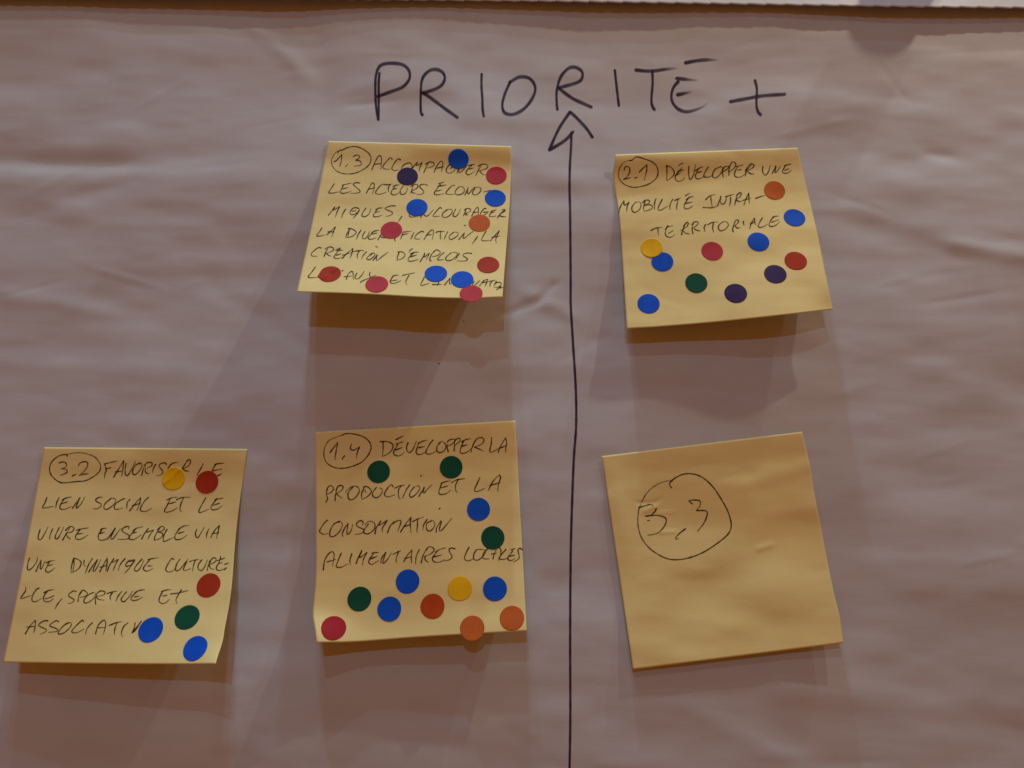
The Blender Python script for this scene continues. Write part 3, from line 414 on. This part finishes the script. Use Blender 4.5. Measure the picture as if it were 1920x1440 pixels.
def smooth_path(pts, step):
    P = np.array(pts, float)
    if len(P) > 2:
        Q = np.vstack([2*P[0]-P[1], P, 2*P[-1]-P[-2]]); out = []
        for i in range(1, len(Q)-2):
            p0, p1, p2, p3 = Q[i-1], Q[i], Q[i+1], Q[i+2]
            m = max(2, int(np.linalg.norm(p2-p1)/step))
            t = np.linspace(0, 1, m, endpoint=False)[:, None]
            out.append(0.5*((2*p1)+(-p0+p2)*t+(2*p0-5*p1+4*p2-p3)*t*t+(-p0+3*p1-3*p2+p3)*t**3))
        P = np.vstack(out+[P[-1:]])
    else:
        m = max(3, int(np.linalg.norm(P[1]-P[0])/step)); t = np.linspace(0, 1, m)[:, None]; P = P[0]*(1-t)+P[1]*t
    return P
rng = np.random.RandomState(3)
def ribbon(pts, width, place, marker=False, fade=False):
    """a pen line as a thin film of ink: 6 points across, soft at its rims"""
    P = smooth_path(pts, 1.1 if not marker else 1.6)
    d = np.gradient(P, axis=0); L = np.linalg.norm(d, axis=1, keepdims=True)+1e-9; d /= L
    s = np.concatenate([[0], np.cumsum(np.linalg.norm(np.diff(P, axis=0), axis=1))]); tot = s[-1]+1e-6
    nrm = np.stack([-d[:, 1], d[:, 0]], 1)
    ph = rng.uniform(0, 9)
    if marker:
        w = width*(0.80+0.42*np.abs(d[:, 0]))*(1+0.05*np.sin(s/5+ph))
        dn = 0.93-0.16*np.abs(d[:, 0])*np.clip(s/25, 0, 1)+0.04*np.sin(s/9+ph)
    else:
        w = width*(1+0.13*np.sin(s/4.3+ph)+0.08*np.sin(s/1.9+2*ph)); dn = 0.90+0.08*np.sin(s/6+ph)+0.06*np.sin(s/2.3+2*ph)
    if fade:
        t = np.clip((s/tot-(0.62 if tot > 60 else 0.3))/(0.38 if tot > 60 else 0.7), 0, 1); dn = dn*(1-0.95*t**1.2); w = w*(1-0.45*t)
    elif not marker:
        t = np.clip((s-tot*0.55)/(tot*0.45+1e-6), 0, 1); dn = dn*(1-0.42*t); w = w*(1-0.22*t)
    # rounded ends
    cap = w/2; P = np.vstack([P[0]-d[0]*cap[0]*0.7, P, P[-1]+d[-1]*cap[-1]*0.7])
    nrm = np.vstack([nrm[:1], nrm, nrm[-1:]]); w = np.concatenate([[w[0]*0.35], w, [w[-1]*0.35]]); dn = np.concatenate([[dn[0]*0.5], dn, [dn[-1]*0.3]])
    soft = 1.25 if not marker else 1.12
    cols = [(-soft, 0.0), (-0.72, 0.75), (-0.3, 1.0), (0.3, 1.0), (0.72, 0.75), (soft, 0.0)]
    Q = np.stack([P+nrm*(c*w/2)[:, None] for c, _ in cols], 1)
    D = np.stack([np.clip(dn*k, 0, 1) for _, k in cols], 1)
    V3 = place(Q[..., 0], Q[..., 1]); m, k = V3.shape[:2]; Fc = []
    for i in range(m-1):
        for j in range(k-1):
            Fc.append([i*k+j, i*k+j+1, (i+1)*k+j+1, (i+1)*k+j])
    return V3.reshape(-1, 3), Fc, D.ravel()
def strokes(ox, oy, sc, txt):
    for st in txt.split('/'):
        fade = st.endswith('~'); st = st.rstrip('~')
        pts = [tuple(map(float, p.split(','))) for p in st.split()]
        yield [(ox+a/sc, oy+b/sc) for a, b in pts], fade
def build_ink(name, parts, width, place_for, mat, parent, origin, label, marker=False):
    Vs, Fs, Ds, k, li = [], [], [], 0, 0
    for (ox, oy, sc, txt) in parts:
        for pts, fade in strokes(ox, oy, sc, txt):
            v, f, d = ribbon(pts, width, place_for(li), marker, fade); li += 1
            Vs.append(v); Fs += [[a+k for a in q] for q in f]; Ds.append(d); k += len(v)
    o = mk(name, np.vstack(Vs), Fs, mat, parent, origin, dens=np.concatenate(Ds))
    o['label'] = label
    return o
words = []
for (nk, w, ox, oy, sc, txt) in INK:
    if words and words[-1][0] == nk and words[-1][1] == w: words[-1][2].append((ox, oy, sc, txt))
    else: words.append([nk, w, [(ox, oy, sc, txt)]])
WID = {'1.3': 2.25, '2.1': 2.45, '3.2': 2.5, '1.4': 2.55, '3.3': 2.8}
for nk, w, parts in words:
    N_ = NOTES[nk]; r, b = ROOT[nk]
    def place_for(i, N_=N_):
        def pl(px, py):
            u, v = N_.inv(px, py); return N_.surf(u, v, np.full(np.shape(u), 0.000025+0.0000012*(i % 17)))
        return pl
    num = w.startswith('circled')
    build_ink('circled_number' if num else 'handwritten_word', parts, WID[nk], place_for, M_PEN, r, b,
              w.replace('circled number 3.3', 'circled number 3,3') if num else 'handwritten '+w)
for (nm, lab, ox, oy, sc, txt) in MARKER:
    def place_for(i):
        return lambda px, py: on_sheet(px, py, 0.00003+0.000004*(i % 9))
    build_ink(nm, [(ox, oy, sc, txt)], 6.3 if nm != 'ink_speck' else 1.8, place_for, M_MARK, sheet, base,
              ('violet black marker '+lab) if nm != 'ink_speck' else lab, marker=True)

# ------------------------------------------------------------------ dot stickers
R_DOT = 0.00420
DOTS = [
 ('1.3', 859.7, 298.1, 'blue', 'blue dot sticker covering the N of ACCOMPAGNER, topmost on the 1.3 note'),
 ('1.3', 764.1, 330.9, 'purple', 'dark purple dot sticker under ACCOMPAGNER on the 1.3 note'),
 ('1.3', 930.7, 329.1, 'pink', 'red dot sticker right after the final R of ACCOMPAGNER'),
 ('1.3', 928.7, 371.7, 'blue', 'blue dot sticker after the hyphen of ÉCONO- on the 1.3 note'),
 ('1.3', 782.0, 389.3, 'blue', 'blue dot sticker over the start of ENCOURAGER on the 1.3 note'),
 ('1.3', 899.1, 418.4, 'orange', 'orange dot sticker under the end of ENCOURAGER, only orange one on the 1.3 note'),
 ('1.3', 733.9, 431.7, 'pink', 'red dot sticker over the middle of DIVERSIFICATION'),
 ('1.3', 915.4, 496.8, 'red', 'brick red dot sticker to the right of EMPLOIS'),
 ('1.3', 618.4, 514.2, 'red', 'red dot sticker with a pinched left corner, over the start of LOCAUX'),
 ('1.3', 817.3, 513.5, 'blue', "blue dot sticker over the L of L'INNOVATION, left of its blue neighbour"),
 ('1.3', 866.6, 524.3, 'blue', "blue dot sticker over the middle of INNOVATION, directly above the overhanging one"),
 ('1.3', 706.6, 533.5, 'pink', 'pinkish red dot sticker between LOCAUX and ET at the foot of the 1.3 note'),
 ('1.3', 883.5, 550.9, 'pink', 'pinkish red dot sticker hanging over the lower edge of the 1.3 note'),
 ('2.1', 1452.2, 356.9, 'orange', 'orange dot sticker after INTRA-, only orange one on the 2.1 note'),
 ('2.1', 1489.5, 408.3, 'blue', 'blue dot sticker right after the word TERRITORIALE'),
 ('2.1', 1421.9, 453.5, 'blue', 'blue dot sticker just below the letters ALE of TERRITORIALE'),
 ('2.1', 1241.9, 490.9, 'blue', 'blue dot sticker partly under the yellow one on the 2.1 note'),
 ('2.1', 1221.8, 464.8, 'yellow', 'yellow dot sticker overlapping a blue one on the 2.1 note'),
 ('2.1', 1335.3, 470.9, 'pink', 'pinkish red dot sticker below the middle of TERRITORIALE'),
 ('2.1', 1491.8, 489.3, 'red', 'brick red dot sticker touching a purple one on the 2.1 note'),
 ('2.1', 1453.6, 514.2, 'purple', 'dark purple dot sticker touching the red one on the 2.1 note'),
 ('2.1', 1305.5, 530.8, 'green', 'dark green dot sticker low on the 2.1 note, left of a dark purple one'),
 ('2.1', 1379.4, 550.1, 'purple', 'dark purple dot sticker standing alone near the foot of the 2.1 note'),
 ('2.1', 1216.0, 569.6, 'blue', 'blue dot sticker alone in the lower left corner of the 2.1 note'),
 ('3.2', 326.0, 897.3, 'yellow', 'wrinkled yellow dot sticker over the E of FAVORISER'),
 ('3.2', 388.3, 904.0, 'red', 'red dot sticker over LE in the first line of the 3.2 note'),
 ('3.2', 391.2, 1097.5, 'red', 'red dot sticker right of SPORTIVE ET on the 3.2 note'),
 ('3.2', 351.0, 1157.6, 'green', 'dark green dot sticker, only green one on the 3.2 note'),
 ('3.2', 282.6, 1180.9, 'blue', 'blue dot sticker covering the end of ASSOCIATIVE'),
 ('3.2', 366.3, 1216.0, 'blue', 'blue dot sticker by the curled lower right corner of the 3.2 note'),
 ('1.4', 710.0, 884.7, 'green', 'dark green dot sticker between the circled 1.4 and the word PRODUCTION'),
 ('1.4', 846.0, 876.0, 'green', 'dark green dot sticker just above the word ET on the 1.4 note'),
 ('1.4', 897.2, 955.0, 'blue', 'blue dot sticker right of CONSOMMATION, above a green one'),
 ('1.4', 924.0, 1008.4, 'green', 'dark green dot sticker touching the top of LOCALES'),
 ('1.4', 764.4, 1090.3, 'blue', 'blue dot sticker below ALIMENTAIRES, up and right of another blue one'),
 ('1.4', 674.0, 1123.1, 'green', 'dark green dot sticker low on the 1.4 note, left of two blue ones'),
 ('1.4', 730.0, 1141.9, 'blue', 'blue dot sticker between the low green one and the orange red one'),
 ('1.4', 811.0, 1136.6, 'vermilion', 'orange red dot sticker below and left of the yellow one on the 1.4 note'),
 ('1.4', 862.5, 1103.4, 'yellow', 'yellow dot sticker, only yellow one on the 1.4 note'),
 ('1.4', 928.0, 1104.0, 'blue', 'blue dot sticker right of the yellow one, below LOCALES'),
 ('1.4', 625.6, 1177.8, 'crimson', 'crimson dot sticker in the lower left corner of the 1.4 note'),
 ('1.4', 885.6, 1178.0, 'orange', 'orange dot sticker poking over the lower edge of the 1.4 note'),
 ('1.4', 960.0, 1159.0, 'orange', 'orange dot sticker in the lower right corner of the 1.4 note'),
]
for i, (nk, px, py, colr, lab) in enumerate(DOTS):
    N_ = NOTES[nk]; rs = np.random.RandomState(100+i)
    u0, v0 = N_.inv(px, py)
    u0 = float(u0); v0 = float(v0); e = 0.01
    uo = np.array([u0, u0+e, u0]); vo = np.array([v0, v0, v0+e]); S = N_.surf(uo, vo)
    su = (S[1]-S[0])/e; sv = (S[2]-S[0])/e
    A = np.stack([su, sv], 1); Gm = np.linalg.inv(A.T @ A)              # local metric of the paper
    e1 = np.array([1.0, 0]) / math.sqrt(su @ su); t = sv - su*(su @ sv)/(su @ su); lt = math.sqrt(t @ t)
    e2 = np.array([-(su @ sv)/(su @ su), 1.0])/lt
    rings = [0, 0.25, 0.5, 0.72, 0.88, 0.96, 1.0]; K = 56
    lifted = 0.00011 if colr == 'yellow' and nk == '2.1' else 0.0
    crumple = 'pinched' in lab; wr = 'wrinkled' in lab
    def ring(rr, off):
        ph = np.linspace(0, 2*math.pi, K, endpoint=False)
        rad = R_DOT*rr*(1+0.004*np.sin(3*ph+i))
        if crumple:
            dlt = (ph - 2.80 + math.pi) % (2*math.pi) - math.pi          # one corner folded in, the tip sticks out
            rad = rad*(1 + rr*rr*(0.10*np.exp(-(dlt/0.16)**2) - 0.06*np.exp(-((np.abs(dlt)-0.55)/0.3)**2)))
        uu = u0 + rad*(np.cos(ph)*e1[0]+np.sin(ph)*e2[0]); vv = v0 + rad*(np.cos(ph)*e1[1]+np.sin(ph)*e2[1])
        o = off + 0*ph + 0.00003*rr**4*(1+np.sin(ph*2+i*1.7))
        if crumple: o = o + 0.00035*np.exp(-(((np.cos(ph)*rr-0.35)*0.8+(np.sin(ph)*rr+0.45)*0.6)/0.16)**2)*(rr < 0.99)
        if wr: o = o + 0.00022*np.exp(-(((np.cos(ph)*rr)*0.7+(np.sin(ph)*rr+0.35)*0.7)/0.13)**2)*(rr < 0.99)
        if lifted: o = o + lifted*np.clip(0.2+np.cos(ph-0.9)*rr, 0, 1)
        return N_.surf(uu, vv, o)
    Vs = [N_.surf(np.array([u0]), np.array([v0]), np.array([0.00012+lifted*0.3]))]
    for rr in rings[1:]: Vs.append(ring(rr, 0.00012 if rr < 0.99 else 0.000095))
    Vs.append(ring(1.0, 0.00001))
    Fc = [[0, 1+(j+1) % K, 1+j] for j in range(K)]
    for q in range(len(rings)-1):
        a = 1+q*K; b2 = a+K
        for j in range(K): Fc.append([a+j, a+(j+1) % K, b2+(j+1) % K, b2+j])
    o = mk('dot_sticker', np.vstack(Vs), Fc, DOT[colr], None, tuple(Vs[0][0]))
    tag(o, label=lab, category='sticker', group='round coloured dot stickers')

# ------------------------------------------------------------------ unseen strip above the frame, added to cast the rounded shadow at top right
gS = 0.022
foot = unproject([1700], [-74], [0.0])[0]
dirv = np.array([0.50, 0, 0.866]); side = np.array([0.866, 0, -0.50]); hw = 0.0126
pr = []
for a in np.linspace(-math.pi, 0, 18): pr.append(side*hw*math.cos(a) + dirv*(hw*math.sin(a)+hw))
pr += [side*hw+dirv*0.40, -side*hw+dirv*0.40]
Vv = [foot+p+np.array([0, -gS, 0]) for p in pr] + [foot+p+np.array([0, -gS-0.002, 0]) for p in pr]
n = len(pr); Fc = [list(range(n)), [2*n-1-j for j in range(n)]] + [[j, (j+1) % n, n+(j+1) % n, n+j] for j in range(n)]
ms, nt, bs, out = new_mat('shadow_caster_grey'); bs.inputs['Base Color'].default_value = (0.12, 0.12, 0.14, 1); bs.inputs['Roughness'].default_value = 0.8
st = mk('shadow_caster_strip', Vv, Fc, ms, None, tuple(foot+np.array([0, -gS, 0])), smooth=False)
tag(st, label='unseen grey strip with rounded end, added above the frame to cast a shadow', category='strap')
